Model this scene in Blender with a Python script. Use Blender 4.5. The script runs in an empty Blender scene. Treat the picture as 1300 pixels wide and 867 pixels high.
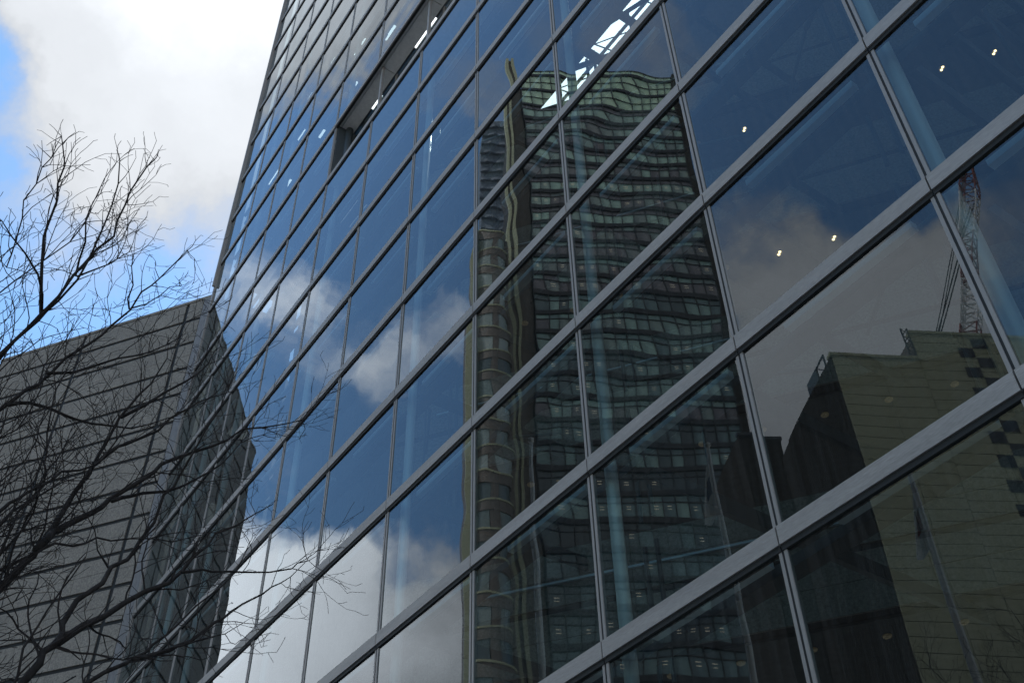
import bpy, bmesh, math, random
from mathutils import Vector, Matrix
rad = math.radians
S = bpy.context.scene
COL = S.collection
random.seed(7)

# ------------------------------------------------------------------ camera
CAM = Vector((2.9165, -7.0833, 1.6))
HEAD, PITCH, ROLL, FPX = rad(-54.3036), rad(43.3637), rad(-1.3889), 1358.71
def cam_axes():
    h, p, r = HEAD, PITCH, ROLL
    f = Vector((math.sin(h)*math.cos(p), math.cos(h)*math.cos(p), math.sin(p)))
    x = Vector((math.cos(h), -math.sin(h), 0)); u = x.cross(f)
    return (x*math.cos(r)+u*math.sin(r), u*math.cos(r)-x*math.sin(r), f)
RX, UP, FW = cam_axes()
cd = bpy.data.cameras.new('camera'); cam = bpy.data.objects.new('camera', cd); COL.objects.link(cam)
cam.matrix_world = Matrix(((RX.x, UP.x, -FW.x, CAM.x), (RX.y, UP.y, -FW.y, CAM.y), (RX.z, UP.z, -FW.z, CAM.z), (0, 0, 0, 1)))
cd.sensor_width = 36; cd.lens = 36*FPX/1300; cd.clip_start = .05; cd.clip_end = 5000
S.camera = cam

# ------------------------------------------------------------------ light, sky, exposure
SUN_AZ, SUN_EL = rad(-8), rad(57)          # azimuth measured from +Y towards +X; behind the glass building
sd = Vector((math.sin(SUN_AZ)*math.cos(SUN_EL), math.cos(SUN_AZ)*math.cos(SUN_EL), math.sin(SUN_EL)))
sl = bpy.data.lights.new('sun', 'SUN'); sl.energy = 2.2; sl.angle = rad(.5); sl.color = (1, .95, .88)
so = bpy.data.objects.new('sun', sl); COL.objects.link(so); so.rotation_euler = sd.to_track_quat('Z', 'Y').to_euler()
S.view_settings.view_transform = 'Standard'; S.view_settings.look = 'None'
S.view_settings.exposure = 0.76; S.view_settings.gamma = 1.0
S.cycles.max_bounces = 10; S.cycles.transparent_max_bounces = 24; S.cycles.glossy_bounces = 5
S.cycles.use_denoising = True; S.cycles.sample_clamp_indirect = 6
SKY_STRENGTH = .1

W_ = bpy.data.worlds.new('World'); S.world = W_; W_.use_nodes = True
def build_world():
    nt = W_.node_tree; N = nt.nodes; N.clear(); L = nt.links.new
    def nd(t, **k):
        n = N.new(t)
        for a, b in k.items(): setattr(n, a, b)
        return n
    def mth(op, a, b=None, c=None):
        n = nd('ShaderNodeMath', operation=op)
        for i, v in enumerate((a, b, c)):
            if v is None: continue
            if isinstance(v, (int, float)): n.inputs[i].default_value = v
            else: L(v, n.inputs[i])
        return n.outputs[0]
    tc = nd('ShaderNodeTexCoord').outputs['Generated']
    sky = nd('ShaderNodeTexSky', sky_type='NISHITA', sun_disc=False)
    sky.sun_elevation = SUN_EL; sky.sun_rotation = SUN_AZ; sky.air_density = 1.0; sky.dust_density = .6; sky.ozone_density = 1.1
    def dirv(az, tan, mirror=False):
        a = rad(az); e = math.atan(tan)
        return (math.sin(a)*math.cos(e), (-1 if mirror else 1)*math.cos(a)*math.cos(e), math.sin(e))
    # warp the direction a little, so that the cloud banks have ragged rims
    nw = nd('ShaderNodeTexNoise'); nw.inputs['Scale'].default_value = 5; nw.inputs['Detail'].default_value = 6
    nw.inputs['Roughness'].default_value = .62
    L(tc, nw.inputs['Vector'])
    sub = nd('ShaderNodeVectorMath', operation='SUBTRACT'); L(nw.outputs['Color'], sub.inputs[0]); sub.inputs[1].default_value = (.5, .5, .5)
    scl = nd('ShaderNodeVectorMath', operation='SCALE'); L(sub.outputs[0], scl.inputs[0]); scl.inputs['Scale'].default_value = .22
    add = nd('ShaderNodeVectorMath', operation='ADD'); L(tc, add.inputs[0]); L(scl.outputs[0], add.inputs[1])
    nrm = nd('ShaderNodeVectorMath', operation='NORMALIZE'); L(add.outputs[0], nrm.inputs[0]); wd = nrm.outputs[0]
    fb = nd('ShaderNodeTexNoise'); fb.inputs['Scale'].default_value = 3.4; fb.inputs['Detail'].default_value = 8; fb.inputs['Roughness'].default_value = .66
    L(wd, fb.inputs['Vector'])
    tot = mth('MULTIPLY', mth('SUBTRACT', fb.outputs['Fac'], .5), 1.5)
    tot = mth('ADD', tot, .12)
    for az, tan, mir, r, amp in CLOUDS:
        d = nd('ShaderNodeVectorMath', operation='DOT_PRODUCT'); L(wd, d.inputs[0]); d.inputs[1].default_value = dirv(az, tan, mir)
        mr = nd('ShaderNodeMapRange', interpolation_type='SMOOTHSTEP')
        mr.inputs['From Min'].default_value = math.cos(rad(r)); mr.inputs['From Max'].default_value = math.cos(rad(r*.35))
        mr.inputs['To Max'].default_value = amp
        L(d.outputs['Value'], mr.inputs['Value'])
        tot = mth('ADD', tot, mr.outputs[0])
    mk = nd('ShaderNodeMapRange', interpolation_type='SMOOTHSTEP'); L(tot, mk.inputs['Value'])
    mk.inputs['From Min'].default_value = .02; mk.inputs['From Max'].default_value = .88
    sh = nd('ShaderNodeTexNoise'); sh.inputs['Scale'].default_value = 4.5; sh.inputs['Detail'].default_value = 7; L(wd, sh.inputs['Vector'])
    dens = nd('ShaderNodeMapRange'); L(tot, dens.inputs['Value'])
    dens.inputs['From Min'].default_value = .3; dens.inputs['From Max'].default_value = 1.1
    bri = mth('ADD', mth('MULTIPLY', sh.outputs['Fac'], .5), .55)
    bri = mth('MULTIPLY', bri, mth('ADD', mth('MULTIPLY', dens.outputs[0], .3), .75))
    sdn = nd('ShaderNodeVectorMath', operation='DOT_PRODUCT'); L(tc, sdn.inputs[0]); sdn.inputs[1].default_value = tuple(sd)
    glow = nd('ShaderNodeMapRange', interpolation_type='SMOOTHSTEP'); L(sdn.outputs['Value'], glow.inputs['Value'])
    glow.inputs['From Min'].default_value = .90; glow.inputs['From Max'].default_value = 1.0; glow.inputs['To Max'].default_value = 1.5
    bri = mth('ADD', bri, glow.outputs[0])
    for az, tan, mir, r, amp in BRIGHT:      # banks the sun shines straight on
        d = nd('ShaderNodeVectorMath', operation='DOT_PRODUCT'); L(wd, d.inputs[0]); d.inputs[1].default_value = dirv(az, tan, mir)
        mr = nd('ShaderNodeMapRange', interpolation_type='SMOOTHSTEP'); mr.inputs['From Min'].default_value = math.cos(rad(r)); mr.inputs['From Max'].default_value = 1
        mr.inputs['To Max'].default_value = amp; L(d.outputs['Value'], mr.inputs['Value']); bri = mth('ADD', bri, mr.outputs[0])
    bri = mth('MULTIPLY', bri, .62/SKY_STRENGTH)
    cc = nd('ShaderNodeVectorMath', operation='SCALE'); cc.inputs[0].default_value = (.935, .975, 1.03); L(bri, cc.inputs['Scale'])
    mx = nd('ShaderNodeMix', data_type='RGBA'); L(mk.outputs[0], mx.inputs['Factor'])
    hs = nd('ShaderNodeHueSaturation'); hs.inputs['Hue'].default_value = .493; hs.inputs['Saturation'].default_value = 1.15; hs.inputs['Value'].default_value = 1.85; L(sky.outputs[0], hs.inputs['Color'])
    L(hs.outputs[0], mx.inputs[6]); L(cc.outputs[0], mx.inputs[7])
    bg = nd('ShaderNodeBackground'); L(mx.outputs[2], bg.inputs['Color']); bg.inputs['Strength'].default_value = SKY_STRENGTH
    L(bg.outputs[0], nd('ShaderNodeOutputWorld').inputs['Surface'])
CLOUDS = [  # azimuth, tan(elevation), seen by mirror in the glass, radius in degrees, amount
    (-76, 1.6, False, 21, .85), (-84, 1.28, False, 8, .4), (-60, 1.75, False, 14, .8), (-47, 1.6, False, 14, .9),
    (-99, 1.3, False, 10, -.5), (-76, 1.02, False, 7, -.35), (-77, .85, False, 12, -.14), (-91, .85, False, 14, -.1), (-73, 1.0, False, 5, .1),
    (35, .8, False, 45, .5), (90, .7, False, 45, .45), (140, .8, False, 40, .2),  # unseen cloud banks, added to whiten the ambient light
    (-70, .50, True, 8, 1.25), (-63, .55, True, 7, .8), (-60, .47, True, 6, .7),
    (-67, .97, True, 4.2, .27), (-63.5, .86, True, 3.4, .24), (-60, .98, True, 3.5, .26), (-71, 1.02, True, 3, .25), (-66, 1.2, True, 9, -.4), (-62, .72, True, 5, -.45), (-58, .8, True, 4, -.4), (-59, 1.2, True, 4.5, -.4),
    (-59.5, 1.42, True, 3.5, .5), (-70, 1.3, True, 4, .4), (-75, 1.05, True, 5, .3),
    (-66, 1.5, True, 9, -.4), (-56, 1.55, True, 4, .1), (-87, 2.1, True, 16, 1.1), (-77, 1.75, True, 6, .3), (-80, 1.3, True, 6, -.3),
    (-29, 1.38, True, 12, -.6), (-20, 1.4, True, 10, -.6), (-33, .98, True, 6, .6), (-36, .84, True, 6, .8), (-28, .86, True, 8, .9), (-20, .95, True, 6, .35), (-40, 1.62, True, 5, .45), (-36, 1.5, True, 4, .35)]
BRIGHT = [(-72, .5, True, 14, 1.7), (-89, 2.3, True, 13, .5), (-30, .92, True, 13, .25), (-65, .95, True, 14, 1.3), (-46, 1.6, False, 15, 2.2)]
build_world()

# ------------------------------------------------------------------ materials
MATS = {}
def mat(name, color, rough=.6, metal=0.0, spec=.5, noise=None, bump=None, emit=None):
    """noise = (scale, amount, detail, stretch) brightness variation; bump = (scale, distance)"""
    if name in MATS: return MATS[name]
    m = bpy.data.materials.new(name); m.use_nodes = True; nt = m.node_tree; L = nt.links.new
    b = nt.nodes['Principled BSDF']; b.inputs['Base Color'].default_value = (*color, 1)
    b.inputs['Roughness'].default_value = rough; b.inputs['Metallic'].default_value = metal
    b.inputs['Specular IOR Level'].default_value = spec
    tc = nt.nodes.new('ShaderNodeTexCoord')
    if noise:
        sc, am, de, st = noise
        mp = nt.nodes.new('ShaderNodeMapping'); mp.inputs['Scale'].default_value = st; L(tc.outputs['Object'], mp.inputs[0])
        n = nt.nodes.new('ShaderNodeTexNoise'); n.inputs['Scale'].default_value = sc; n.inputs['Detail'].default_value = de; L(mp.outputs[0], n.inputs['Vector'])
        n2 = nt.nodes.new('ShaderNodeTexNoise'); n2.inputs['Scale'].default_value = sc*.05; n2.inputs['Detail'].default_value = 4; L(mp.outputs[0], n2.inputs['Vector'])
        r = nt.nodes.new('ShaderNodeMapRange'); L(n.outputs['Fac'], r.inputs[0]); r.inputs[1].default_value = .3; r.inputs[2].default_value = .7
        r.inputs[3].default_value = 1-am; r.inputs[4].default_value = 1+am
        r2 = nt.nodes.new('ShaderNodeMapRange'); L(n2.outputs['Fac'], r2.inputs[0]); r2.inputs[1].default_value = .3; r2.inputs[2].default_value = .7
        r2.inputs[3].default_value = 1-am*.5; r2.inputs[4].default_value = 1+am*.5
        q = nt.nodes.new('ShaderNodeMath'); q.operation = 'MULTIPLY'; L(r.outputs[0], q.inputs[0]); L(r2.outputs[0], q.inputs[1])
        s = nt.nodes.new('ShaderNodeVectorMath'); s.operation = 'SCALE'; s.inputs[0].default_value = color; L(q.outputs[0], s.inputs['Scale'])
        L(s.outputs[0], b.inputs['Base Color'])
    if bump:
        n = nt.nodes.new('ShaderNodeTexNoise'); n.inputs['Scale'].default_value = bump[0]; n.inputs['Detail'].default_value = 5; L(tc.outputs['Object'], n.inputs['Vector'])
        bp = nt.nodes.new('ShaderNodeBump'); bp.inputs['Distance'].default_value = bump[1]; bp.inputs['Strength'].default_value = .6
        L(n.outputs['Fac'], bp.inputs['Height']); L(bp.outputs[0], b.inputs['Normal'])
    if emit:
        b.inputs['Emission Color'].default_value = (*emit[0], 1); b.inputs['Emission Strength'].default_value = emit[1]
    MATS[name] = m; return m
ONE = (1, 1, 1)
M_ALU = mat('brushed_aluminium', (.31, .28, .26), .5, .2, .5, (38, .22, 4, (.35, 1, 6)))
M_FIN = mat('anodised_fin', (.28, .255, .24), .45, .15, .5, (30, .1, 3, (6, 1, .4)))
M_TRIM = mat('grey_trim', (.2, .19, .19), .55, .1, .4, (20, .15, 4, (1, 1, .3)))
M_BLACK = mat('black_gasket', (.012, .012, .012), .7)
M_TUBE = mat('painted_steel_tube', (.8, .82, .82), .35, .1)
M_RAIL = mat('pale_rail', (.62, .66, .68), .4, .2)
M_SLAB = mat('dark_soffit', (.10, .10, .10), .7, 0, .3, (6, .15, 4, ONE))
M_DARK = mat('dark_interior', (.05, .05, .05), .8, 0, .2)
M_SOFF = mat('grey_soffit_panel', (.78, .76, .73), .55, .2, .5, (10, .08, 3, ONE))
M_STEEL = mat('dark_steel', (.07, .08, .085), .5, .3)
M_LAMP = mat('warm_lamp', (.9, .8, .6), .4, emit=((1, .66, .33), 4.5))
M_LAMPOFF = mat('bronze_reflector', (.36, .25, .14), .4, .5, emit=((1, .7, .4), .02))
M_GLOWBAR = mat('glow_bar_white', (.9, .92, .92), .4, emit=((.92, .97, 1), 1.3))
M_OFFICE = mat('office_tube_light', (.9, .85, .7), .4, emit=((1, .80, .5), .5))
M_ASPH = mat('asphalt', (.05, .05, .052), .9, 0, .3, (30, .25, 6, ONE), (120, .004))
M_PAVE = mat('paving', (.24, .235, .225), .8, 0, .3, (14, .2, 6, ONE))
M_WHITE = mat('road_paint', (.75, .75, .72), .7)
M_BARK = mat('bark', (.03, .026, .025), .9, 0, .2, (25, .35, 5, (1, 1, .3)), (60, .006))
M_TWIG = mat('twig', (.03, .025, .024), .85, 0, .2)
M_BEIGE = mat('beige_stone', (.43, .43, .28), .7, 0, .3, (5, .12, 5, ONE))
M_BROWN = mat('brown_panel', (.17, .14, .115), .6, 0, .4)
M_SPAN = mat('dark_spandrel', (.02, .02, .022), .35, 0, .5)
M_FRAME = mat('dark_frame', (.035, .035, .038), .4, .3)
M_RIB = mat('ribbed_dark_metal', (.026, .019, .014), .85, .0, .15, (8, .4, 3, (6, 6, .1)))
M_TILEDK = mat('black_louvre', (.03, .03, .032), .5)
M_RED = mat('crane_red', (.24, .05, .04), .5)
M_WPAINT = mat('crane_white', (.72, .7, .68), .5)
M_POLE = mat('pole_steel', (.85, .8, .7), .5, .0)
M_FLAGW = mat('flag_white', (.85, .83, .78), .8)
M_FLAGB = mat('flag_blue', (.03, .05, .22), .8)
M_FLAGR = mat('flag_red', (.55, .03, .04), .8)
M_CONC = mat('concrete', (.3, .29, .27), .85, 0, .3, (4, .15, 5, ONE))

def stone_mat():
    """speckled flamed granite: fine grain plus soft large patches and weather streaks"""
    m = bpy.data.materials.new('granite'); m.use_nodes = True; nt = m.node_tree; L = nt.links.new; b = nt.nodes['Principled BSDF']
    tc = nt.nodes.new('ShaderNodeTexCoord'); out = []
    def noise(sc, de, ro, st=ONE):
        mp = nt.nodes.new('ShaderNodeMapping'); mp.inputs['Scale'].default_value = st; L(tc.outputs['Object'], mp.inputs[0])
        n = nt.nodes.new('ShaderNodeTexNoise'); n.inputs['Scale'].default_value = sc; n.inputs['Detail'].default_value = de; n.inputs['Roughness'].default_value = ro
        L(mp.outputs[0], n.inputs['Vector']); return n.outputs['Fac']
    def mr(s, lo, hi, a, c):
        r = nt.nodes.new('ShaderNodeMapRange'); L(s, r.inputs[0])
        for i, v in enumerate((lo, hi, a, c)): r.inputs[i+1].default_value = v
        return r.outputs[0]
    def mul(a, c):
        q = nt.nodes.new('ShaderNodeMath'); q.operation = 'MULTIPLY'; L(a, q.inputs[0]); L(c, q.inputs[1]); return q.outputs[0]
    v = mul(mul(mr(noise(17, 6, .8), .3, .7, .45, 1.55), mr(noise(.5, 5, .6), .3, .7, .88, 1.1)), mr(noise(1.6, 5, .65, (1, 1, .12)), .3, .75, 1.06, .86))
    s = nt.nodes.new('ShaderNodeVectorMath'); s.operation = 'SCALE'; s.inputs[0].default_value = (.24, .214, .186); L(v, s.inputs['Scale'])
    L(s.outputs[0], b.inputs['Base Color']); b.inputs['Roughness'].default_value = .75; b.inputs['Specular IOR Level'].default_value = .3
    return m
M_GRAN = stone_mat()

def glass_mat(name, ior, tint, dirt=.028):
    """thin coated pane: Fresnel mirror over a tinted see-through sheet, with a little dust"""
    m = bpy.data.materials.new(name); m.use_nodes = True; nt = m.node_tree; N = nt.nodes; L = nt.links.new; N.clear()
    g = N.new('ShaderNodeNewGeometry')
    io = N.new('ShaderNodeMix'); io.data_type = 'FLOAT'; L(g.outputs['Backfacing'], io.inputs[0]); io.inputs[2].default_value = ior; io.inputs[3].default_value = 1/ior
    fr = N.new('ShaderNodeFresnel'); L(io.outputs[0], fr.inputs['IOR'])
    tr = N.new('ShaderNodeBsdfTransparent'); oi = N.new('ShaderNodeObjectInfo'); tv = N.new('ShaderNodeMapRange'); L(oi.outputs['Random'], tv.inputs[0]); tv.inputs[3].default_value = .82; tv.inputs[4].default_value = 1.14
    tsc = N.new('ShaderNodeVectorMath'); tsc.operation = 'SCALE'; tsc.inputs[0].default_value = tint; L(tv.outputs[0], tsc.inputs['Scale']); L(tsc.outputs[0], tr.inputs[0])
    gl = N.new('ShaderNodeBsdfGlossy'); gl.inputs['Roughness'].default_value = 0.0; gl.inputs['Color'].default_value = (.89, .955, 1.0, 1)
    mx = N.new('ShaderNodeMixShader'); L(fr.outputs[0], mx.inputs[0]); L(tr.outputs[0], mx.inputs[1]); L(gl.outputs[0], mx.inputs[2])
    tc = N.new('ShaderNodeTexCoord'); mp = N.new('ShaderNodeMapping'); mp.inputs['Scale'].default_value = (9, 1, .35); mp.inputs['Rotation'].default_value = (0, .12, 0); L(tc.outputs['Object'], mp.inputs[0])
    n = N.new('ShaderNodeTexNoise'); n.inputs['Scale'].default_value = 1.6; n.inputs['Detail'].default_value = 8; n.inputs['Roughness'].default_value = .65; L(mp.outputs[0], n.inputs['Vector'])
    r = N.new('ShaderNodeMapRange'); L(n.outputs['Fac'], r.inputs[0]); r.inputs[1].default_value = .42; r.inputs[2].default_value = .8; r.inputs[3].default_value = dirt*.25; r.inputs[4].default_value = dirt*1.6
    df = N.new('ShaderNodeBsdfDiffuse'); df.inputs[0].default_value = (.5, .49, .47, 1)
    m2 = N.new('ShaderNodeMixShader'); L(r.outputs[0], m2.inputs[0]); L(mx.outputs[0], m2.inputs[1]); L(df.outputs[0], m2.inputs[2])
    L(m2.outputs[0], N.new('ShaderNodeOutputMaterial').inputs['Surface'])
    return m
M_GLASS = glass_mat('facade_glass', 1.74, (.35, .45, .465))
M_INNER = glass_mat('inner_glass', 1.4, (.55, .6, .6), .02)

def tower_glass(name, base, var, refl):
    """opaque-looking office glazing, each bay with its own blind or tint (object-space cells)"""
    m = bpy.data.materials.new(name); m.use_nodes = True; nt = m.node_tree; N = nt.nodes; L = nt.links.new; b = N['Principled BSDF']
    at = N.new('ShaderNodeAttribute'); at.attribute_name = 'bay'; at.attribute_type = 'GEOMETRY'
    cr = N.new('ShaderNodeValToRGB'); L(at.outputs['Fac'], cr.inputs[0])
    el = cr.color_ramp.elements; el[0].color = (*base, 1); el[1].color = (*var[-1], 1); el[1].position = 1
    for i, c in enumerate(var[:-1]):
        e = el.new((i+1)/len(var)); e.color = (*c, 1)
    L(cr.outputs[0], b.inputs['Base Color']); b.inputs['Roughness'].default_value = .12; b.inputs['Specular IOR Level'].default_value = refl
    return m
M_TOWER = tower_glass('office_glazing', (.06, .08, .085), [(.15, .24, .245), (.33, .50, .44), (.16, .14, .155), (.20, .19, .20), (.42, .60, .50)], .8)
M_CROWN = tower_glass('crown_glazing', (.55, .76, .52), [(.62, .82, .58), (.66, .84, .60)], .8)
M_WINDOW = tower_glass('flat_window', (.10, .13, .13), [(.22, .27, .25), (.45, .5, .46)], .7)
M_FACET = mat('blue_grey_cladding', (.15, .18, .22), .7, .0, .3, (2, .3, 4, ONE))

# ------------------------------------------------------------------ mesh helpers
def children(o): return [c for c in bpy.data.objects if c.parent == o]
def ident(x, y, z): return Vector((x, y, z))
class MB:
    def __init__(self, f=ident): self.bm = bmesh.new(); self.f = f; self.lay = self.bm.faces.layers.float.new('bay')
    def v(self, *p): return self.bm.verts.new(self.f(*p))
    def box(self, x0, x1, y0, y1, z0, z1, bay=None):
        vs = [self.v(x, y, z) for x in (x0, x1) for y in (y0, y1) for z in (z0, z1)]
        for q in ((0, 1, 3, 2), (4, 6, 7, 5), (0, 4, 5, 1), (2, 3, 7, 6), (0, 2, 6, 4), (1, 5, 7, 3)):
            fc = self.bm.faces.new([vs[i] for i in q])
            if bay is not None:
                fc[self.lay] = bay
        return self
    def quad(self, *ps):
        self.bm.faces.new([self.v(*p) for p in ps]); return self
    def prism(self, poly, z0, z1):
        a = [self.v(x, y, z0) for x, y in poly]; b = [self.v(x, y, z1) for x, y in poly]; n = len(poly)
        self.bm.faces.new(a); self.bm.faces.new(b)
        for i in range(n): self.bm.faces.new((a[i], a[(i+1) % n], b[(i+1) % n], b[i]))
        return self
    def tube(self, pts, rs, n=6, cap=True):
        pts = [self.f(*p) for p in pts]; rings = []; prev = None
        for i, p in enumerate(pts):
            d = (pts[min(i+1, len(pts)-1)]-pts[max(i-1, 0)])
            if d.length < 1e-9: d = Vector((0, 0, 1))
            d.normalize()
            a = prev if prev is not None else (Vector((0, 0, 1)) if abs(d.z) < .9 else Vector((1, 0, 0)))
            a = (a-d*a.dot(d)); a.normalize(); prev = a; b = d.cross(a)
            r = rs if isinstance(rs, (int, float)) else rs[i]
            rings.append([self.bm.verts.new(p+(a*math.cos(2*math.pi*k/n)+b*math.sin(2*math.pi*k/n))*r) for k in range(n)])
        for A, B in zip(rings, rings[1:]):
            for k in range(n): self.bm.faces.new((A[k], A[(k+1) % n], B[(k+1) % n], B[k]))
        if cap: self.bm.faces.new(rings[0][::-1]); self.bm.faces.new(rings[-1])
        return self
    def build(self, name, m, parent=None, smooth=False, fix=True, kind=None, label=None):
        if fix: bmesh.ops.recalc_face_normals(self.bm, faces=self.bm.faces)
        off = parent_base(parent)
        if off.length: bmesh.ops.translate(self.bm, verts=self.bm.verts, vec=-off)
        me = bpy.data.meshes.new(name); self.bm.to_mesh(me); self.bm.free(); me.materials.append(m)
        if smooth: me.polygons.foreach_set('use_smooth', [True]*len(me.polygons))
        o = bpy.data.objects.new(name, me); COL.objects.link(o)
        if parent: o.parent = parent
        if kind: o['kind'] = kind
        if label: o['label'] = label
        return o
def parent_base(p):
    b = Vector((0, 0, 0))
    while p is not None: b += p.location; p = p.parent
    return b
def thing(name, label, cat, loc, group=None):
    o = bpy.data.objects.new(name, None); COL.objects.link(o); o.location = loc; o.empty_display_size = .5
    o['label'] = label; o['category'] = cat
    if group: o['group'] = group
    return o
def mirror_point(az, dist):
    """place across the street that the glass shows at compass bearing az, dist metres of light path away"""
    a = rad(az); return (CAM.x+dist*math.sin(a), -(CAM.y+dist*math.cos(a)))
def across(phi, D):
    """plan frame of a building across the street: t along its front, d away from the street"""
    a = rad(phi); n = (math.sin(a), math.cos(a)); e = (math.cos(a), -math.sin(a))
    return lambda t, d, z: Vector((CAM.x+n[0]*(D+d)+e[0]*t, -(CAM.y+n[1]*(D+d)+e[1]*t), z))
def ray(px, py):
    d = RX*((px-650)/FPX)-UP*((py-433.5)/FPX)+FW
    return d.normalized()
def project(p):
    d = Vector(p)-CAM; z = d.dot(FW)
    return (650+FPX*d.dot(RX)/z, 433.5-FPX*d.dot(UP)/z) if z > .1 else None

# ------------------------------------------------------------------ ground
def ground():
    o = MB().box(-900, 900, -900, 900, -.6, -.16).build('ground', M_CONC); o['kind'] = 'structure'
    o = MB().box(-300, 300, -26, -12, -.156, -.12).build('road', M_ASPH); o['kind'] = 'structure'
    o = MB().box(-300, 300, -11.85, -.4, -.156, 0).build('pavement', M_PAVE); o['kind'] = 'structure'
    o = MB().box(-300, 300, -12, -11.855, -.156, .004).build('kerb', M_CONC); o['kind'] = 'structure'
    mk = MB()
    for i in range(-30, 30): mk.box(i*8, i*8+4, -19.08, -18.92, -.116, -.112)
    mk.box(-300, 300, -12.5, -12.38, -.116, -.112)
    o = mk.build('road_marking', M_WHITE); o['kind'] = 'structure'
ground()

# ------------------------------------------------------------------ glass building
W, Z0, H = 2.6704, 9.662, 2.5
COLX = {c: c*W for c in range(-6, 5)}
COLX.update({-7: -6.95*W, -8: -7.87*W, -9: -8.78*W, -10: -9.64*W})
ROWV = list(range(-4, 7))+[6.78, 7.9, 8.92]+[8.92+1.01*k for k in range(1, 15)]
ROWZ = [max(.0, Z0+H*r) for r in ROWV]
ROWZ[0] = .0
IS_SILL = ROWV.index(6.78)
XL, XR, ZT = COLX[-10], COLX[4], ROWZ[-1]
GB = thing('glass_building', 'tall glass curtain wall building with brushed grey transoms filling most of the view', 'building', (XL, 0, 0))
un = Vector((.8243, .5661, 0)); gn = Vector((-.5661, .8243, 0))
def gmap(L, d, z):        # interior granite direction: L along, d away from the camera
    p = CAM+un*L+gn*d; return Vector((p.x, p.y, z))

def pane_mesh(x0, x1, z0, z1, seed, n=18):
    rnd = random.Random(seed); f = MB()
    w, h = x1-x0, z1-z0
    waves = []
    for k in range(5):
        lam = rnd.uniform(.75, 2.2); a = rnd.uniform(.3, 1.0)*.0002*lam**1.15; th = rnd.choice((rnd.uniform(-.35, .35), math.pi/2+rnd.uniform(-.35, .35)))
        waves.append((2*math.pi/lam*math.cos(th), 2*math.pi/lam*math.sin(th), rnd.uniform(0, 6.28), a))
    tx, tz = rnd.gauss(0, .0009), rnd.gauss(0, .0009); pil = rnd.gauss(.0006, .0008)
    def yy(x, z):
        u, v = x-x0, z-z0; s = sum(a*math.sin(kx*u+kz*v+ph) for kx, kz, ph, a in waves)
        return s+tx*(u-w/2)+tz*(v-h/2)+pil*(4*u*(w-u)/w/w)*(4*v*(h-v)/h/h)
    g = [[f.bm.verts.new((x0+w*i/n, yy(x0+w*i/n, z0+h*j/n), z0+h*j/n)) for j in range(n+1)] for i in range(n+1)]
    for i in range(n):
        for j in range(n): f.bm.faces.new((g[i][j], g[i+1][j], g[i+1][j+1], g[i][j+1]))
    return f

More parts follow.
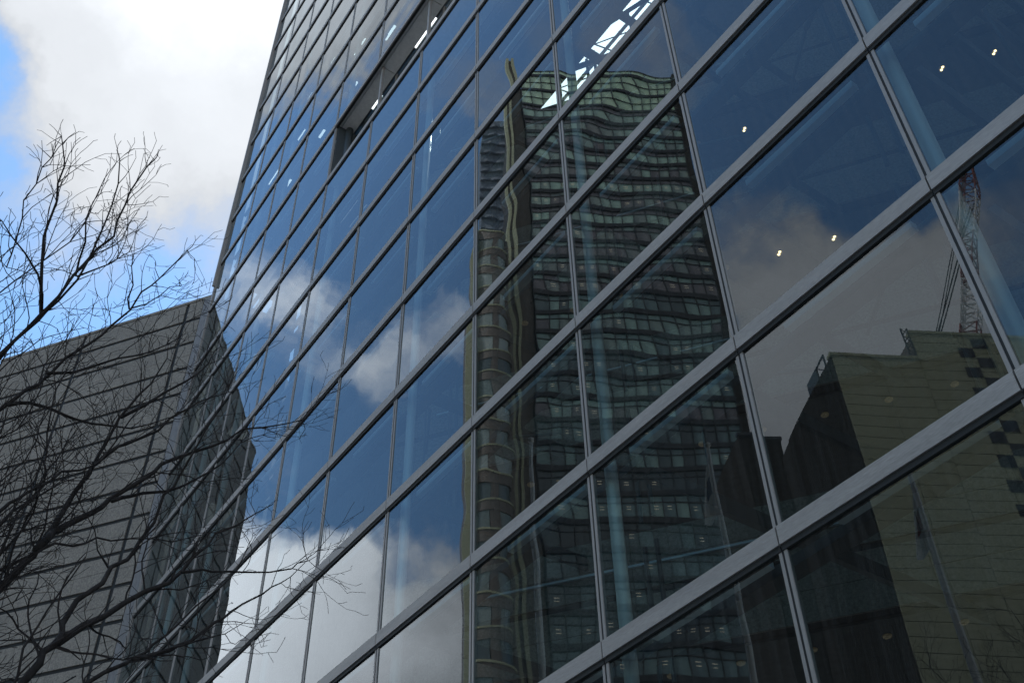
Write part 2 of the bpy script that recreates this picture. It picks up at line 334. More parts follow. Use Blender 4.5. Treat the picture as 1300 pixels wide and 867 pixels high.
def facade():
    cells = []
    for c in range(-10, 4):
        for r in range(len(ROWZ)-1):
            x0, x1, z0, z1 = COLX[c], COLX[c+1], ROWZ[r], ROWZ[r+1]
            recess = (r == IS_SILL and c >= -6)
            ps = [project((x, 0, z)) for x, z in ((x0, z0), (x1, z0), (x1, z1), (x0, z1))]
            area = 0
            if all(ps):
                cl = [(min(max(p[0], -40), 1340), min(max(p[1], -40), 907)) for p in ps]
                area = abs(sum(cl[i][0]*cl[(i+1) % 4][1]-cl[(i+1) % 4][0]*cl[i][1] for i in range(4)))/2
            cells.append((area, c, r, recess))
    cells.sort(reverse=True)
    rest_g, rest_t, rest_k = MB(), MB(), MB(); ng = nt_ = 0; rails = 0
    for area, c, r, recess in cells:
        x0, x1, z0, z1 = COLX[c], COLX[c+1], ROWZ[r], ROWZ[r+1]
        if not recess:
            e = .035
            if ng < 100 and area > 0:
                pane_mesh(x0+e, x1-e, z0+.05, z1-.05, c*100+r).build('glass_pane', M_GLASS, GB, smooth=True, fix=False); ng += 1
            elif area > 0:
                pm = pane_mesh(x0+e, x1-e, z0+.05, z1-.05, c*100+r, 6)
                me = bpy.data.meshes.new('tmp'); pm.bm.to_mesh(me); pm.bm.free(); rest_g.bm.from_mesh(me); bpy.data.meshes.remove(me)
            else: rest_g.quad((x0+e, 0, z0), (x1-e, 0, z0), (x1-e, 0, z1), (x0+e, 0, z1))
        # transom along the lower edge of the cell, a black gasket below its face
        if r > 0:
            hh = .1
            tb = MB() if nt_ < 100 and area > 0 else rest_t
            tb.box(x0+.009, x1-.009, -.045, .05, z0-hh, z0+hh)
            if tb is not rest_t: tb.build('transom', M_ALU, GB); nt_ += 1
            rest_k.box(x0+.009, x1-.009, -.025, .045, z0-hh-.06, z0-hh-.002)
            rest_k.box(x0+.009, x1-.009, -.02, .045, z0+hh+.002, z0+hh+.012)
        # pale rail inside, under the transom
        if area > 0 and rails < 95 and not recess and r > 1:
            w = x1-x0
            MB().box(x0+.17*w, x0+.83*w, .28, .38, z1+.02, z1+.12).build('rail', M_RAIL, GB)
            rails += 1
    rest_g.build('glass_pane', M_GLASS, GB, smooth=True, fix=False, kind='stuff')
    rest_t.build('transom', M_ALU, GB, kind='stuff')
    rest_k.build('gasket', M_BLACK, GB, kind='stuff')
    for c in range(-9, 5):
        x = COLX[c]
        m = MB()
        zs = [(0, ROWZ[IS_SILL]), (ROWZ[IS_SILL+1], ZT)] if c > -6 else [(0, ZT)]
        for a, b in zs:
            m.box(x-.052, x-.014, -.014, .04, a, b); m.box(x+.014, x+.052, -.014, .04, a, b)
        mo = m.build('mullion', M_FIN, GB)
        g = MB()
        for a, b in zs: g.box(x-.0135, x+.0135, -.008, .03, a, b)
        g.build('gasket', M_BLACK, mo)
    # corner post and its return, top coping
    MB().box(XL-.15, XL-.02, -.05, .4, 0, ZT).build('corner_post', M_FIN, GB)
    MB().box(XL-.12, XL-.03, -.13, -.052, 30.7, ZT).build('corner_fin', M_FIN, GB)
    MB().box(XL-.34, XR+.2, -.1, .5, ZT+.05, ZT+.7).build('coping', M_ALU, GB)
    # columns behind every second mullion
    for c in range(-10, 5):
        if c % 2 == 0 or c == -9:
            x = COLX[c]+.02 if c > -10 else COLX[-10]+.5*W
            MB().tube([(x, .33, 0), (x, .33, ROWZ[IS_SILL]-.1)], .085, 16).build('column', M_TUBE, GB, smooth=True)
            MB().tube([(x, .33, ROWZ[IS_SILL+1]+.3), (x, .33, ZT)], .085, 16).build('column', M_TUBE, GB, smooth=True)
    # walkway slab along the glass at each row
    for r in range(2, len(ROWZ)-1):
        if r == IS_SILL+1: continue
        MB().box(XL+.05, XR, .46, .69, ROWZ[r]-.02, ROWZ[r]+.1).build('walkway', M_SLAB, GB)
        rest = MB()
    # tie rods and raking struts between columns and walkways
    rnd = random.Random(3)
    for c in range(-8, 2, 2):
        for r in range(4, 11):
            x = COLX[c]+.02; z = ROWZ[r]
            s = 1 if (r+c//2) % 2 else -1
            m = MB(); m.tube([(x, .45, z+.15), (x+1.35*s, 1.5, z+1.2)], .045, 8)
            m.tube([(x+1.35*s, 1.5, z+1.2), (x+2.3*s, 2.0, z+.9)], .03, 8)
            m.tube([(x+.9*s, 1.15, z+.85), (x+.9*s, 1.15, z-.7)], .022, 6)
            m.build('strut', M_STEEL, GB, smooth=True)
            yb = -7.083+(17.05+.5661*(x-2.9165))/.8243
            if yb > 2: MB().box(x-.05, x+.05, .46, yb, z+.14, z+.4).build('beam', M_STEEL, GB)
            if yb > 3: MB().tube([(x-1.2, 1.9, z+.1), (x-1.2, 1.9, z-2)], .035, 6).tube([(x-.95, 1.9, z+.1), (x-.95, 1.9, z-2)], .035, 6).build('hanger', M_STEEL, GB)
facade()

def recess():
    zb, zt = ROWZ[IS_SILL], ROWZ[IS_SILL+1]; x0, x1 = COLX[-6], XR; d = .62
    s = MB()
    for c in range(-6, 4):
        s.box(COLX[c]+.012, COLX[c+1]-.012, .06, .13, zt-.07, zt+.1); s.box(COLX[c]+.012, COLX[c+1]-.012, .145, d-.06, zt-.06, zt+.1)
    s.build('soffit', M_SOFF, GB)
    MB().box(x0, x1, -.06, .055, zt-.12, zt-.11+.012).build('fascia', M_ALU, GB)
    MB().box(x0, x1, .055, d+.25, zb-.1, zb+.04).build('sill', M_SOFF, GB)
    j = MB().box(x0+.06, x0+.1, .05, d+.25, zb+.05, zt-.065); j.build('jamb', M_STEEL, GB)
    for c in range(-6, 4):
        a, b = COLX[c], COLX[c+1]
        p = MB().box(a+.05, b-.05, d, d+.02, zb+.05, zt-.07).build('inner_pane', M_INNER, GB)
        MB().box(a-.045, a+.045, d-.03, d+.06, zb+.05, zt-.065).build('inner_mullion', M_FIN, GB)
        if c > -6: MB().box(a-.045, a+.045, .12, .2, zb+.045, zt-.062).build('post', M_ALU, GB)
        if c > -7: MB().box(a+.4, a+(1.0, 1.6, 1.3)[c % 3], .93, .99, zt+1.2, zt+1.25).build('glow_bar', M_GLOWBAR, GB)  # added glowing bars standing in for sky glimpsed through the building
        if c == -6: MB().tube([(a+.15, .4, zb+.03), (a+.15, .4, zt-.07)], .11, 16).build('recess_column', M_STEEL, GB, smooth=True)
recess()

def interior():
    D = 17.1; pitch = 4.9; zb0 = 10.45        # bands of granite-faced floor edges across the atrium
    L0, L1 = -9.0, 15
    k = 0
    for i in range(-1, 4):
        z0 = zb0+pitch*i; z1 = z0+2.45
        b = MB(gmap)
        # stones: three horizontal bands, joints left open; a deep dark joint in the middle
        rows = [(z0, z0+.58), (z0+.59, z0+1.12), (z0+1.26, z0+1.82), (z0+1.83, z1)]
        for a, c in rows:
            L = L0
            while L < L1:
                b.box(L+.004, min(L+2.55, L1)-.004, D, D+.05, a, c); L += 2.55
        b.build('granite_band', M_GRAN, GB)
        MB(gmap).box(L0+1, 1.2, D-.07, D-.012, z0+1.70, z0+1.745).build('handrail', M_RAIL, GB)
        MB(gmap).box(L0, L1, D+.052, D+.35, z0+.03, z1-.02).build('band_core', M_DARK, GB)
        MB(gmap).box(L0, L1, D+.36, D+7, z0-.02, z0+.3).build('ceiling', M_SLAB, GB)
        MB(gmap).box(L0, L1, D+6.4, D+6.6, z0-2.4, z0-.03).build('room_wall', M_DARK, GB)
        for j in range(-7, 12):
            L = .2+1.27*j
            if L < L0+.3 or L > L1-.3: continue
            if i < 2 and j % 2: pass
            lit = i >= 2 and j >= 0
            p = gmap(L, D+.95, z0-.03)
            ring = MB().tube([(p.x, p.y, z0-.022), (p.x, p.y, z0-.045)], [.085, .08], 16).build('downlight', M_LAMPOFF, GB, smooth=False)
            q = MB()
            for s in (-1, 1): q.tube([(p.x+.036*s, p.y-.02*s, z0-.046), (p.x+.036*s, p.y-.02*s, z0-.058)], [.036, .03], 10)
            q.build('lamp', M_LAMP if lit else M_LAMPOFF, ring)
    # atrium roof with a glazed slot, building mass behind
    zr = 32.0
    m = MB(); m.box(XL+.1, -21.9, .75, 5.7, zr, zr+.5); m.box(-20.2, XR, .75, 5.7, zr, zr+.5); m.box(-21.9, -20.2, .75, 2.81, zr, zr+.5); m.box(-21.9, -20.2, 3.35, 5.7, zr, zr+.5); m.box(XL+.1, XR, 7.1, 30, zr, zr+.5)
    m.box(XL+.1, -17, 5.7, 7.1, zr, zr+.5); m.box(-6.6, XR, 5.7, 7.1, zr, zr+.5)
    m.build('atrium_roof', M_SLAB, GB)
    t = MB()
    for i in range(6):
        x = -16.5+i*2; t.tube([(x, 5.72, zr+.1), (x+.3, 7.09, zr+.1)], .025, 6); t.tube([(x, 5.72, zr-.3), (x+1.7, 7.09, zr+.1)], .02, 6)
    MB().box(-17, -6.6, 6.35, 6.43, zr-.12, zr-.02).build('purlin', M_RAIL, GB)
    t.tube([(-11.5, 5.6, zr-.5), (-8.9, 7.3, zr-.5)], .1, 8); t.tube([(-17, 5.75, zr-.2), (-6.6, 5.75, zr-.2)], .05, 8)
    t.build('roof_truss', M_STEEL, GB)
    MB().box(XL+.1, XR, 2.6, 2.8, zr+.51, ZT).build('upper_wall', M_DARK, GB)
    MB().box(XL+.1, -12.4, 3.36, 3.5, 0, zr-.01).build('inner_wall', M_SLAB, GB)
    e = MB(); zc = 0
    for z in (20.6, 24.2, 27.3, 30.2): e.box(XL+.06, XL+.2, .5, 3.2, zc, z); e.box(XL+.06, XL+.2, .5, 1.3, z+.001, z+.9); e.box(XL+.06, XL+.2, 2.2, 3.2, z+.001, z+.9); zc = z+.901
    e.box(XL+.06, XL+.2, .5, 3.2, zc, ZT); e.build('end_wall', M_SLAB, GB)
    for r in range(IS_SILL+2, len(ROWZ)-1):
        MB().box(XL+.1, XR, .70, 2.59, ROWZ[r]-.02, ROWZ[r]+.08).build('floor_slab', M_SLAB, GB)
    rr = random.Random(9)
    for r in range(IS_SILL+2, len(ROWZ)-1):
        for c in range(-10, -2):
            x = COLX[c]+rr.uniform(.4, 1.2); q = project((x, 1.0, ROWZ[r+1]-.2)) if r+1 < len(ROWZ) else None
            if q is None or q[1] < -30 or rr.random() < .45: continue
            MB().box(x, x+rr.uniform(.35, 1.0), .95, 1.03, ROWZ[r+1]-.12, ROWZ[r+1]-.07).build('glow_bar', M_GLOWBAR, GB)  # glowing bars added for bright bits behind the upper panes
    MB(gmap).box(L0-.3, L0-.02, D+.36, D+7, 0, 27.6).build('end_wall', M_DARK, GB)
    MB(gmap).box(L1+.02, L1+.3, D-3, D+8, 0, zr-.02).build('end_wall', M_DARK, GB)
    MB().box(XR+.02, XR+.3, .1, 14, 0, ZT).build('end_wall', M_CONC, GB)
    MB().box(XL+.1, XR, .06, 30, .01, .1).build('hall_floor', M_CONC, GB)
interior()

# ------------------------------------------------------------------ granite wing
def granite():
    cx, cy = XL-.36, -.02; top = 30.4; Lg = 9.55; depth = 7.0
    GR = thing('granite_building', 'windowless grey granite clad block left of the glass facade, behind bare branches', 'building', (cx, cy, 0))
    ul = -un; nn = -gn
    f = lambda L, d, z: Vector((cx+ul.x*L-nn.x*d, cy+ul.y*L-nn.y*d, z))
    MB(f).box(-.4, Lg-.06, .038, depth, 0, top-.1).build('core', M_BLACK, GR)
    joints = []; z = top; k = 0
    vj = [.2, .94]
    while vj[-1] < Lg: vj.append(vj[-1]+4.6)
    zs = [top]+[29.42-1.225*i for i in range(0, 24)]+[0]
    wall = MB(f)
    for i, (b, a) in enumerate(zip(zs, zs[1:])):
        gh = .075 if i % 2 else .055
        for l0, l1 in zip(vj, vj[1:]):
            l1 = min(l1, Lg); e = .07
            th = (b-a)/2
            n = 3 if l1-l0 > 2 else 1; w = (l1-l0-2*e)/n
            for p in range(n):
                x0 = l0+e+p*w
                for q in range(2 if b-a > 1.1 else 1):
                    za = a+gh if q == 0 else a+th+.007; zc = (a+th-.007 if (b-a > 1.1 and q == 0) else b-gh)
                    wall.box(x0+(.006 if p else 0), x0+w-(.006 if p < n-1 else 0), 0, .034, za, zc)
    wall.build('wall', M_GRAN, GR)
    MB(f).box(-.24, .215, -.03, .3, 0, top-.03).build('jamb_trim', M_TRIM, GR)
    MB(f).box(Lg-.055, Lg, .0, depth, 0, top-.1).build('end_wall', M_GRAN, GR)
    MB(f).box(-.36, Lg+.02, -.015, .5, top-.02, top+.1).build('coping', M_GRAN, GR)
granite()

# ------------------------------------------------------------------ buildings across the street, seen mirrored in the glass
def office_tower():
    phi, D = -59, 110; f = across(phi, D); top = 175.5; fh = 4.05
    base = f(26, 6, 0); T = thing('office_tower', 'dark glazed office tower mirrored in the facade, pale green glass at its top', 'building', base)
    t0, t1 = 12.3, 40.0; nb = 16; bw = (t1-t0)/nb; rnd = random.Random(11)
    MB(f).box(9.6, t1+.8, 3.2, 26, 0, top-1.2).build('core', M_DARK, T)
    lights = MB(f); n = 41; hz = top-1.6-9.6
    for k in range(2):                                   # two tall crown storeys
        za = hz+4.8*k; g = MB(f)
        for b in range(nb): g.box(t0+b*bw+.06, t0+(b+1)*bw-.06, .1, .2, za+.75, za+4.6, rnd.random())
        g.build('crown_glazing', M_CROWN, T)
        MB(f).box(t0, t1, -.12, .3, za, za+.55).build('spandrel', M_SPAN, T)
        MB(f).box(t0, t1, -.03, .12, za+2.6, za+2.72).build('glazing_bar', M_FRAME, T)
    MB(f).box(t0-.4, t1+.8, -.15, 1.2, top-1.7, top-1.1).build('spandrel', M_SPAN, T)
    p = MB(f)
    for b in range(nb): p.box(t0+b*bw+.06, t0+(b+1)*bw-.06, .05, .15, top-1.05, top-.1, rnd.random())
    p.build('parapet_glazing', M_CROWN, T); MB(f).box(t0-.4, t1+.8, -.05, .3, top-.1, top+.12).build('parapet_rail', M_FRAME, T)
    for k in range(n):
        za = hz-fh*(k+1)
        if za < 0: break
        g = MB(f); mood = rnd.random()
        for b in range(nb):
            v = min(1, max(0, .68*mood+.34*rnd.random()-(.3 if k > 13 else .08 if k > 8 else -.25)))  # storey bias puts brighter light above and dimmer light below into the tint
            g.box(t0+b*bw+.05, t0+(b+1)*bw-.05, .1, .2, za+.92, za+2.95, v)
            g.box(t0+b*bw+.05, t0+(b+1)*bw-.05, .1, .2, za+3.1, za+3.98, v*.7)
            if rnd.random() < (.5 if (k*7) % 5 in (0, 2) else .16) and k > 4:
                for q in (0, .42): lights.box(t0+(b+.34)*bw, t0+(b+.66)*bw, .085, .095, za+2.0+q, za+2.07+q)
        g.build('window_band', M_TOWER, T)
        MB(f).box(t0, t1, -.18, .3, za+.0, za+.8).build('spandrel', M_SPAN, T)
        MB(f).box(t0, t1, 0, .12, za+2.96, za+3.09).build('glazing_bar', M_FRAME, T)
    lights.build('ceiling_light', M_OFFICE, T, kind='stuff')
    for b in range(nb+1):
        x = t0+b*bw; MB(f).box(x-.04, x+.04, -.2, .3, 0, top-1.8).build('mullion', M_FRAME, T)
    MB(f).box(t1+.05, t1+1.0, -.5, 3, 0, top+.6).build('corner_pier', M_RIB, T)
    MB(f).box(10.1, t0-.1, 1.6, 3, 0, top-.5).build('recess_wall', M_BROWN, T)
    pb = MB(f); pb.box(8.7, 9.15, -.4, 1.6, 0, top+3.8); pb.box(9.55, 10.0, -.4, 1.6, 0, top+3.8)
    pb.build('pier', M_BEIGE, T); MB(f).box(9.16, 9.54, 0, 1.5, 0, top+3.5).build('pier_groove', M_BROWN, T)
office_tower()

def bay_tower():
    phi, D = -59, 104; f = across(phi, D); top = 123.2; fh = 4.05
    T = thing('apartment_block', 'beige block with curved window bays mirrored beside the dark office tower', 'building', f(5.5, 4, 0))
    rnd = random.Random(5)
    c0, c1 = 3.6, 8.2; mid = (c0+c1)/2; hw = (c1-c0)/2
    def arc(r, n=12, a=0, b=1): return [(mid-hw*math.cos(math.pi*(a+(b-a)*i/n))*r, 1.6-1.7*math.sin(math.pi*(a+(b-a)*i/n))*r) for i in range(n+1)]
    MB(f).box(2.6, 8.5, 2.0, 16, 0, top-.5).build('core', M_BROWN, T)
    MB(f).box(2.55, 3.55, -.3, 2, 0, top+1.2).build('pier', M_BEIGE, T)
    k = 0; z = top
    while z > 2 and k < 30:
        o = arc(1.0)+[(c1, 2.1), (c0, 2.1)]; o2 = arc(1.045)+[(c1+.1, 2.1), (c0-.1, 2.1)]
        MB(f).prism(o, z-1.7, z-.25).build('spandrel', M_BROWN, T)
        MB(f).prism(o2, z-.24, z).build('cornice', M_BEIGE, T)
        g = MB(f); lay = g.lay
        g.prism(arc(.93, 6, .12, .5)+[(mid, 2.05), (c0+.5, 2.05)], z-fh+.02, z-1.71)
        g.prism(arc(.93, 5, .66, .92)+[(c1-.3, 2.05), (mid+.9, 2.05)], z-fh+.02, z-1.71)
        v = rnd.random()
        for fc in g.bm.faces: fc[lay] = v
        g.build('window', M_WINDOW, T)
        MB(f).prism(arc(.97, 4, .51, .65)+[(mid+.8, 2.05), (mid+.05, 2.05)], z-fh+.02, z-1.71).build('brown_pier', M_BROWN, T)
        z -= fh; k += 1
bay_tower()

def facet_tower():
    phi, D = -59, 165; f = across(phi, D); top = 236
    T = thing('residential_tower', 'slender blue grey tower with rippled balconies mirrored behind the beige block', 'building', f(11, 5, 0))
    MB(f).box(7.4, 15.5, .6, 16, 0, top).build('core', M_FACET, T)
    z = top-.5; k = 0
    while z > 3 and k < 62:
        m = MB(f); s = .35*math.sin(k*1.7)
        pts = [(7.3, .7)]+[(7.3+8.3*i/10, -.12-.2*math.sin(i*1.9+k*.9)) for i in range(11)]+[(15.6, .7)]
        m.prism(pts, z-.9, z); m.build('balcony', M_FACET, T); z -= 3.6; k += 1
    MB(f).box(8.5, 14, 2, 10, top+.01, top+4).build('plant_room', M_FACET, T)
facet_tower()

def tiled_building():
    phi, D = -60, 40; f = across(phi, D)
    T = thing('tiled_building', 'beige tiled block with a column of black chequers mirrored at lower right', 'building', f(30, 6, 0))
    tA, tB, tC = 20.6, 25.4, 46; zA, zB = 39.6, 41.5
    def stones(x0, x1, z0, z1, skip=()):
        m = MB(f); z = z1; ch = .68; k = 0
        while z > z0:
            x = x0
            while x < x1-.01:
                xe = min(x+2.6, x1); m.box(x+.014, xe-.014, 0, .1, max(z-ch, z0)+.034, z); x = xe
            z -= ch; k += 1
        return m
    MB(f).box(tA+.1, tC, .105, 9, 0, zA-.1).build('core', M_BROWN, T)
    MB(f).box(tB+.1, tC, .105, 7, zA-.099, zB-.1).build('core', M_BROWN, T)
    stones(tA, tB, 0, zA).build('wall', M_BEIGE, T); stones(tB, tC, 0, zB).build('wall', M_BEIGE, T)
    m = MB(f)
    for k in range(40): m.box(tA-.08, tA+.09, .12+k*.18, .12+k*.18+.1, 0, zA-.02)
    m.box(tA, tA+.09, .05, 9, 0, zA-.02); m.build('side_wall', M_RIB, T)  # dark ribbed cladding; the unlit side's shade is also put into its colour
    MB(f).box(tA-.1, tB, -.05, .4, zA+.01, zA+.2).build('coping', M_BEIGE, T); MB(f).box(tB, tC, -.05, .4, zB+.01, zB+.2).build('coping', M_BEIGE, T)
    pw = MB(f)
    pw.box(tA+.1, tA+.18, 2.2, 3.6, zA-.1, zA+1.1); pw.box(tA+.1, tA+.16, 1.1, 1.2, zA-.1, zA+1.1); pw.box(tA+.1, tA+.16, 1.2, 2.19, zA+1.0, zA+1.1); pw.tube([(tA+.13, 1.2, zA), (tA+.13, 2.2, zA+1.05)], .03, 5)
    for k in range(5):
        z = zA-.2+k*.5; pw.tube([(tB-.35, .05, z), (tB-.02, .05, z+.5)], .03, 4); pw.tube([(tB-.02, .05, z), (tB-.35, .05, z+.5)], .03, 4)
    pw.tube([(tB-.35, .05, zA-.2), (tB-.35, .05, zB+.35)], .045, 5); pw.tube([(tB-.02, .05, zA), (tB-.02, .05, zB+.35)], .045, 5)
    for k in range(12): pw.box(tA+.4+k*.42, tA+.46+k*.42, .1, .16, zA+.2, zA+.32)
    for k in range(40): pw.box(tB+.3+k*.5, tB+.36+k*.5, .1, .16, zB+.2, zB+.32)
    pw.build('roof_frame', M_STEEL, T)
    c = MB(f)
    x = 40*math.tan(rad(-25.2-phi))
    for k in range(34):
        z = zB-.25-k*.72; o = 0 if k % 2 else .92
        m = MB(f); m.box(x+o, x+o+.88, -.03, -.002, z-.7, z); m.build('louvre', M_TILEDK, T)
    cn = MB(f); cn.box(tA+1.5, tA+10, -3.2, -.02, 9.3, 10.4); cn.box(tA+1.7, tA+9.8, -3.1, -.02, 8.9, 9.29); cn.build('canopy', M_STEEL, T)
    MB(f).box(tA+1.2, tA+10.2, -.04, -.003, .05, 8.8).build('entrance', M_TILEDK, T)
    f2 = across(-60, 60)
    B = thing('plant_block', 'low black flat roofed block mirrored between the dark tower and the beige block', 'building', f2(23.6, 3, 0))
    MB(f2).box(22.7, 25.4, 0, 8, 0, 49.8).build('wall', M_RIB, B); MB(f2).box(22.6, 25.5, -.1, .3, 49.81, 50.1).build('coping', M_FRAME, B)
tiled_building()

def crane():
    ds = 82
    def at(az, tan): x, y = mirror_point(az, ds); return Vector((x, y, 1.6+tan*ds))
    a, b = at(-25.15, .76), at(-18.9, 1.075); T = thing('tower_crane', 'red and white lattice crane jib mirrored above the beige block', 'crane', (a.x, a.y, 0))
    d = (b-a).normalized(); s = d.cross(Vector((0, 0, 1))).normalized(); u = s.cross(d)
    n = 26; w = .75; ln = (b-a).length
    for seg in range(5):
        m = MB(); k0, k1 = seg*n//5, (seg+1)*n//5
        for i in range(k0, k1):
            p, q = a+d*(ln*i/n), a+d*(ln*(i+1)/n)
            ww = w*(1 if i < n-4 else (n-i)/5)
            wn = w*(1 if i+1 < n-4 else (n-i-1)/5)
            C = [(-1, -1), (1, -1), (1, 1), (-1, 1)]
            P = [p+s*x*ww+u*y*ww for x, y in C]; Q = [q+s*x*wn+u*y*wn for x, y in C]
            for j in range(4):
                m.tube([P[j], Q[j]], .08, 5); m.tube([P[j], Q[(j+1) % 4]], .06, 4); m.tube([P[j], P[(j+1) % 4]], .06, 4)
        m.build('jib_section', M_RED if seg in (0, 2, 4) else M_WPAINT, T)
    m = MB()
    for x, y in ((-1, -1), (1, -1), (1, 1), (-1, 1)): m.tube([(a.x+x, a.y+y, 0), (a.x+x, a.y+y, a.z)], .14, 5)
    for i in range(int(a.z//2)):
        for x, y, x2, y2 in ((-1, -1, 1, -1), (1, -1, 1, 1), (1, 1, -1, 1), (-1, 1, -1, -1)): m.tube([(a.x+x, a.y+y, i*2), (a.x+x2, a.y+y2, i*2+2)], .07, 4)
    m.build('mast', M_RED, T)
    c = MB().box(a.x-1.6, a.x-.2, a.y-1.3, a.y+1.3, a.z-2.6, a.z-.3); c.build('cab', M_WPAINT, T)
    g = at(-27.0, .80); m = MB()
    for o in (0, .5): m.tube([(g.x+o, g.y, g.z), tuple(a.lerp(b, .72)+Vector((o, 0, 0)))], .07, 4); m.tube([(g.x+o, g.y, g.z), tuple(b+Vector((o*.3, 0, 0)))], .05, 4)
    m.build('cable', M_STEEL, T)
    fr = MB()
    fr.tube([(g.x, g.y, g.z), (a.x, a.y, a.z-3)], .1, 4); fr.build('backstay_frame', M_STEEL, T)
crane()

def flagpole(az, tan, ds, label, kind):
    x, y = mirror_point(az, ds); h = 1.6+tan*ds
    T = thing('flagpole', label, 'flagpole', (x, y, 0), 'flagpoles across the street')
    MB().tube([(x, y, 0), (x, y, h*.5), (x, y, h)], [.13, .11, .07], 12).build('pole', M_POLE, T, smooth=True)
    MB().tube([(x, y, h+.005), (x, y, h+.06), (x, y, h+.15), (x, y, h+.21)], [.04, .1, .1, .03], 10).build('finial', M_POLE, T, smooth=True)
    MB().box(x-.4, x+.4, y-.4, y+.4, -.1, .28).build('footing', M_CONC, T)
    m = MB(); m.tube([(x+.07, y+.05, .8), (x+.065, y+.05, h-.1)], .012, 4); m.build('halyard', M_FLAGW, T)
    if not kind: return
    # limp flag: folds hanging down the pole
    def cloth(u0, u1, v0, v1, off):
        g = MB(); n, k = 14, 18; R = []
        for i in range(n+1):
            row = []
            for j in range(k+1):
                u = u0+(u1-u0)*i/n; v = v0+(v1-v0)*j/k
                fx = .07+.46*u*(.35+.65*v); fy = .10*math.sin(u*9+v*2)*(.3+v*.7)
                a = rad(az); ex, ey = -math.cos(a), -math.sin(a); q = fx*1.1-.12
                row.append(g.bm.verts.new((x+ex*q-ey*(fy+off+.08), y+ey*q+ex*(fy+off+.08), h-.35-2.0*v-.35*u*(1-.2*v))))
            R.append(row)
        for i in range(n):
            for j in range(k): g.bm.faces.new((R[i][j], R[i+1][j], R[i+1][j+1], R[i][j+1]))
        r = g
        bmesh.ops.solidify(r.bm, geom=r.bm.faces[:], thickness=.006)
        return r
    fl = cloth(0, 1, 0, 1, 0).build('flag', M_FLAGW, T, smooth=True)
    for o in (.009, -.012): cloth(.25, .8, .3, .62, o).build('emblem', M_FLAGB if kind == 'blue' else M_FLAGR, fl, smooth=True)
flagpole(-41.4, .744, 26, 'steel flagpole with a limp white flag bearing a blue emblem', 'blue')
flagpole(-53.15, .78, 26, 'bare steel flagpole without a flag, mirrored at the foot of the dark tower', None)
flagpole(-30.2, .66, 26, 'steel flagpole with a limp white flag bearing a red disc', 'red')

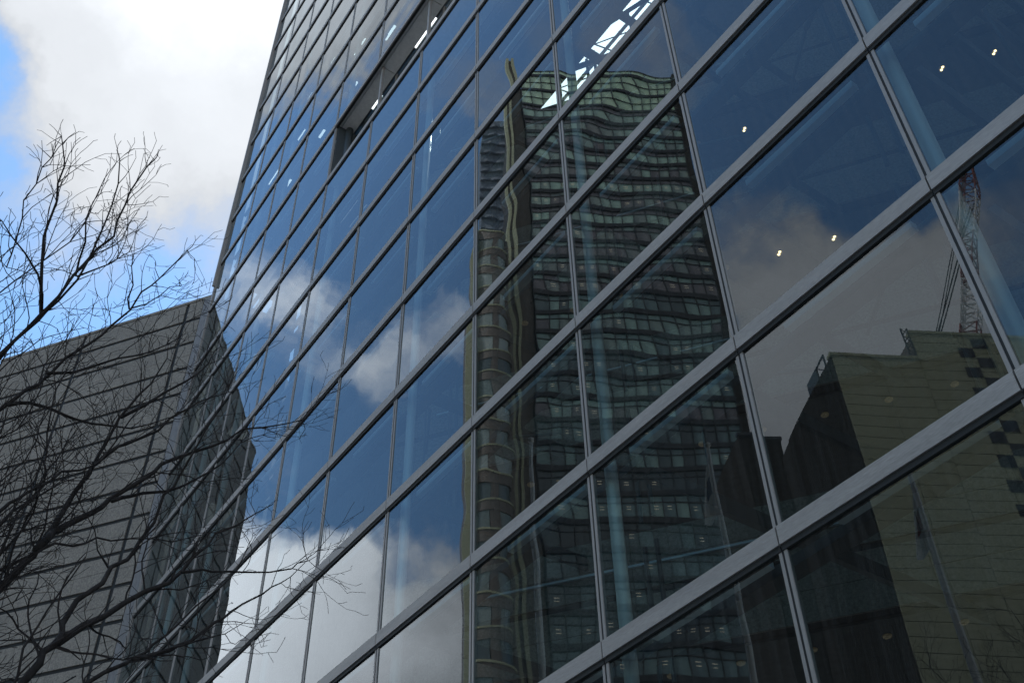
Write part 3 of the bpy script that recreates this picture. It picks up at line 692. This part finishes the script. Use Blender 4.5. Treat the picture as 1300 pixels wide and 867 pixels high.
# ------------------------------------------------------------------ bare tree at the left
LIMBS = [  # pixel path, path length from the camera at start and end, radius start and end (m)
 ([(0,451),(33,418),(52,400),(74,376),(96,350),(122,320),(148,300),(129+20,280),(168,243),(185,212),(196,203)], 8.2, 9.6, .042, .006),
 ([(-8,462),(20,432),(48,407),(63,398),(76,381),(96,352),(112,331),(129,293),(142,262),(150,232),(152,205)], 8.3, 8.9, .036, .005),
 ([(52,397),(53,361),(55,337),(55,300),(61,288),(68,256),(74,232),(80,210),(81,182),(78,173)], 8.5, 9.0, .022, .004),
 ([(53,396),(56,378),(48,352),(28,322),(12,300),(2,280)], 8.5, 8.0, .016, .004),
 ([(96,350),(98,333),(107,309),(111,278),(118,260),(122,250)], 8.8, 8.6, .013, .004),
 ([(98,351),(115,345),(137,339),(150,331),(164,320)], 8.9, 9.4, .012, .003),
 ([(-5,371),(18,357),(55,331),(87,307),(110,285),(116,262)], 7.6, 8.4, .016, .004),
 ([(-5,330),(8,342),(15,324),(21,305),(28,277),(30,254),(42,234),(52,212),(65,201)], 7.8, 8.3, .018, .004),
 ([(-10,529),(22,505),(46,488),(65,471),(83,457),(114,437),(142,413),(164,392),(183,372),(201,353),(223,335),(238,318)], 8.0, 9.8, .040, .005),
 ([(168,391),(188,386),(205,374),(218,368),(229,363)], 9.0, 9.6, .010, .003),
 ([(164,392),(166,361),(167,337),(170,322)], 9.0, 8.8, .009, .003),
 ([(11,514),(37,511),(63,517),(92,530),(140,541),(185,540),(215,530)], 8.1, 8.8, .018, .004),
 ([(60,474),(92,470),(128,460),(150,452),(190,446),(225,430)], 8.4, 9.2, .014, .004),
 ([(-6,752),(7,737),(33,713),(46,696),(63,669),(79,646),(96,624),(109,608),(120,591),(133,562),(153,530),(177,501),(203,471),(212,455)], 7.2, 9.0, .050, .005),
 ([(153,530),(185,514),(212,497),(238,484),(262,462),(280,440)], 8.4, 9.4, .016, .004),
 ([(120,590),(140,575),(160,562),(200,545),(235,520),(262,505),(290,498)], 8.2, 9.2, .018, .004),
 ([(46,698),(61,685),(79,670),(111,656),(138,637),(177,610),(194,597),(218,586),(240,577),(268,569),(309,547),(352,538),(382,533)], 7.4, 10.0, .032, .004),
 ([(142,636),(181,626),(210,622),(240,613),(268,600),(291,577),(306,562),(334,552)], 8.3, 10.0, .018, .003),
 ([(-5,729),(37,705),(68,692),(92,691),(120,686),(166,684),(194,685),(221,687),(250,680)], 7.2, 8.6, .020, .004),
 ([(-8,660),(37,626),(65,610),(79,600),(103,595),(129,585),(150,560),(165,530),(180,512)], 7.2, 8.4, .026, .004),
 ([(-6,674),(31,639),(54,617),(55,598),(57,577),(64,521),(79,477),(92,453)], 7.3, 8.2, .020, .004),
 ([(-3,708),(9,676),(24,648),(37,634),(50,625),(79,612)], 7.1, 7.6, .022, .005),
 ([(0,700),(30,672),(42,652),(43,632),(60,600),(75,580),(85,560)], 7.2, 7.8, .016, .004),
 ([(28,866),(61,825),(70,818),(83,790),(100,762),(129,737),(140,725),(161,708),(179,689),(196,663),(209,630),(231,602),(262,545),(280,515),(290,492)], 6.8, 9.4, .036, .004),
 ([(70,818),(83,810),(107,796),(133,781),(157,766),(185,751),(212,738),(231,725),(245,712),(272,679),(299,665),(325,650),(346,640)], 7.2, 9.6, .032, .004),
 ([(108,869),(133,853),(157,844),(170,836),(185,825),(210,807),(246,771),(280,745),(299,726),(312,700)], 7.0, 9.0, .030, .004),
 ([(170,836),(194,831),(216,825),(240,812),(272,792),(306,768),(332,755),(369,731),(390,711)], 7.4, 9.6, .022, .003),
 ([(231,726),(270,724),(312,728),(343,728),(367,721),(401,706)], 8.3, 9.6, .014, .003),
 ([(200,829),(250,812),(288,803),(306,792)], 7.7, 8.6, .010, .003),
 ([(140,725),(125,700),(122,672),(108,650)], 7.9, 8.0, .008, .003),
 ([(-6,560),(20,545),(40,520),(60,470),(75,440)], 7.6, 8.2, .012, .004),
 ([(0,610),(30,585),(45,560),(50,540),(70,510)], 7.4, 8.0, .012, .004),
]
def tree():
    base = CAM+ray(-120, 905)*6.6; bx, by = base.x, base.y; fork = Vector((bx, by, 3.3))
    T = thing('bare_tree', 'leafless street tree with fine dark twigs reaching in from the left', 'tree', (bx, by, 0))
    rnd = random.Random(21); tw = MB(); count = [0]
    def path(pix, d0, d1):
        n = len(pix); out = []
        for i, (px, py) in enumerate(pix):
            t = i/(n-1); out.append(CAM+ray(px, py)*(d0+(d1-d0)*t+.10*math.sin(i*2.1+px)))
        return out
    def resample(pts, step):
        # Catmull-Rom through the points, a little crooked
        out = []
        for i in range(len(pts)-1):
            p0, p1, p2, p3 = pts[max(i-1, 0)], pts[i], pts[i+1], pts[min(i+2, len(pts)-1)]
            k = max(1, int((p2-p1).length/step))
            for j in range(k):
                t = j/k; out.append(.5*((2*p1)+(p2-p0)*t+(2*p0-5*p1+4*p2-p3)*t*t+(3*p1-p0-3*p2+p3)*t**3))
        out.append(pts[-1]); return out
    def twig(p, d, ln, r, lev):
        n = max(2, int(ln/.075)); pts = [p]; q = p.copy(); d = d.normalized()
        side = 1
        for i in range(n):
            j = Vector((rnd.gauss(0, 1), rnd.gauss(0, 1), rnd.gauss(0, 1)))*.17
            d = (d+j+Vector((0, 0, .035))).normalized(); q = q+d*(ln/n); pts.append(q.copy())
            if lev < 3 and i > 0 and rnd.random() < (.7, .66, .4)[lev]:
                a = d.cross(Vector((rnd.gauss(0, 1), rnd.gauss(0, 1), rnd.gauss(0, 1)))).normalized()
                nd = (d*rnd.uniform(.55, 1.0)+a*rnd.uniform(.5, .95)+Vector((0, 0, .12)))
                l2 = ln*(1-i/n*.6)*rnd.uniform(.25, .6)
                if l2 > .035: twig(q, nd, l2, max(.002, r*(1-i/n)*.7), lev+1)
        rs = [max(.0018, r*(1-.6*i/n)) for i in range(len(pts))]
        tw.tube(pts, rs, 4 if r < .004 else 5, cap=False); count[0] += 1
    starts = {0, 1, 8, 13, 18, 19, 20, 21, 22, 23, 25, 3, 6, 7, 30, 31}
    for k, (pix, d0, d1, r0, r1) in enumerate(LIMBS):
        pts = path(pix, d0, d1); nfirst = 0
        if k in (0, 1, 6, 7, 8, 13, 18, 19, 20, 21, 22, 23, 25, 30, 31):
            p0 = pts[0]; pre = [fork+Vector((rnd.uniform(-.06, .06), rnd.uniform(-.06, .06), rnd.uniform(-.5, .2))), fork.lerp(p0, .55)+Vector((0, 0, .10*(p0-fork).length*.4))]
            pts = pre+pts
        rp = resample(pts, .14); n = len(rp)
        for i in range(1, n-1):
            rp[i] = rp[i]+Vector((rnd.gauss(0, 1), rnd.gauss(0, 1), rnd.gauss(0, 1)))*.010
        r0 *= .74 if k > 9 else .58; r1 *= .9; rs = [(r0*1.15)*(1-i/(n-1))+r1*(i/(n-1)) for i in range(n)]
        MB().tube(rp, rs, 8).build('limb', M_BARK, T, smooth=True)
        ln = (rp[-1]-rp[0]).length
        for i in range(2, n):
            t = i/(n-1); pr = project(rp[i])
            if pr is None or pr[0] < -160 or pr[1] > 960: continue
            for _ in range((rnd.random() < .6)+(rnd.random() < .25+.35*t)+(pr[1] < 420 and rnd.random() < .35)):
                d = (rp[i]-rp[i-1]).normalized(); a = d.cross(Vector((rnd.gauss(0, 1), rnd.gauss(0, 1), rnd.gauss(0, 1)))).normalized()
                nd = d*rnd.uniform(.5, 1)+a*rnd.uniform(.45, .95)+Vector((0, 0, .13))
                twig(rp[i], nd, rnd.uniform(.3, .95)*(1.05-.3*t)*(.42 if pr[1] < 230 else .66 if pr[1] < 300 else 1), max(.0036, rs[i]*.36), 0 if rnd.random() < .8 else 1)
        twig(rp[-1], rp[-1]-rp[-2], rnd.uniform(.12, .3), r1*.9, 1)
    tw.build('crown', M_TWIG, T, fix=False)
    MB().tube([(bx, by, -.05), (bx+.02, by, .25), (bx+.03, by+.02, 1.5), (bx, by+.02, 2.7), tuple(fork), (bx-.03, by+.03, 3.9)], [.24, .17, .145, .14, .13, .05], 14).build('trunk', M_BARK, T, smooth=True)
    print('twigs', count[0])
tree()
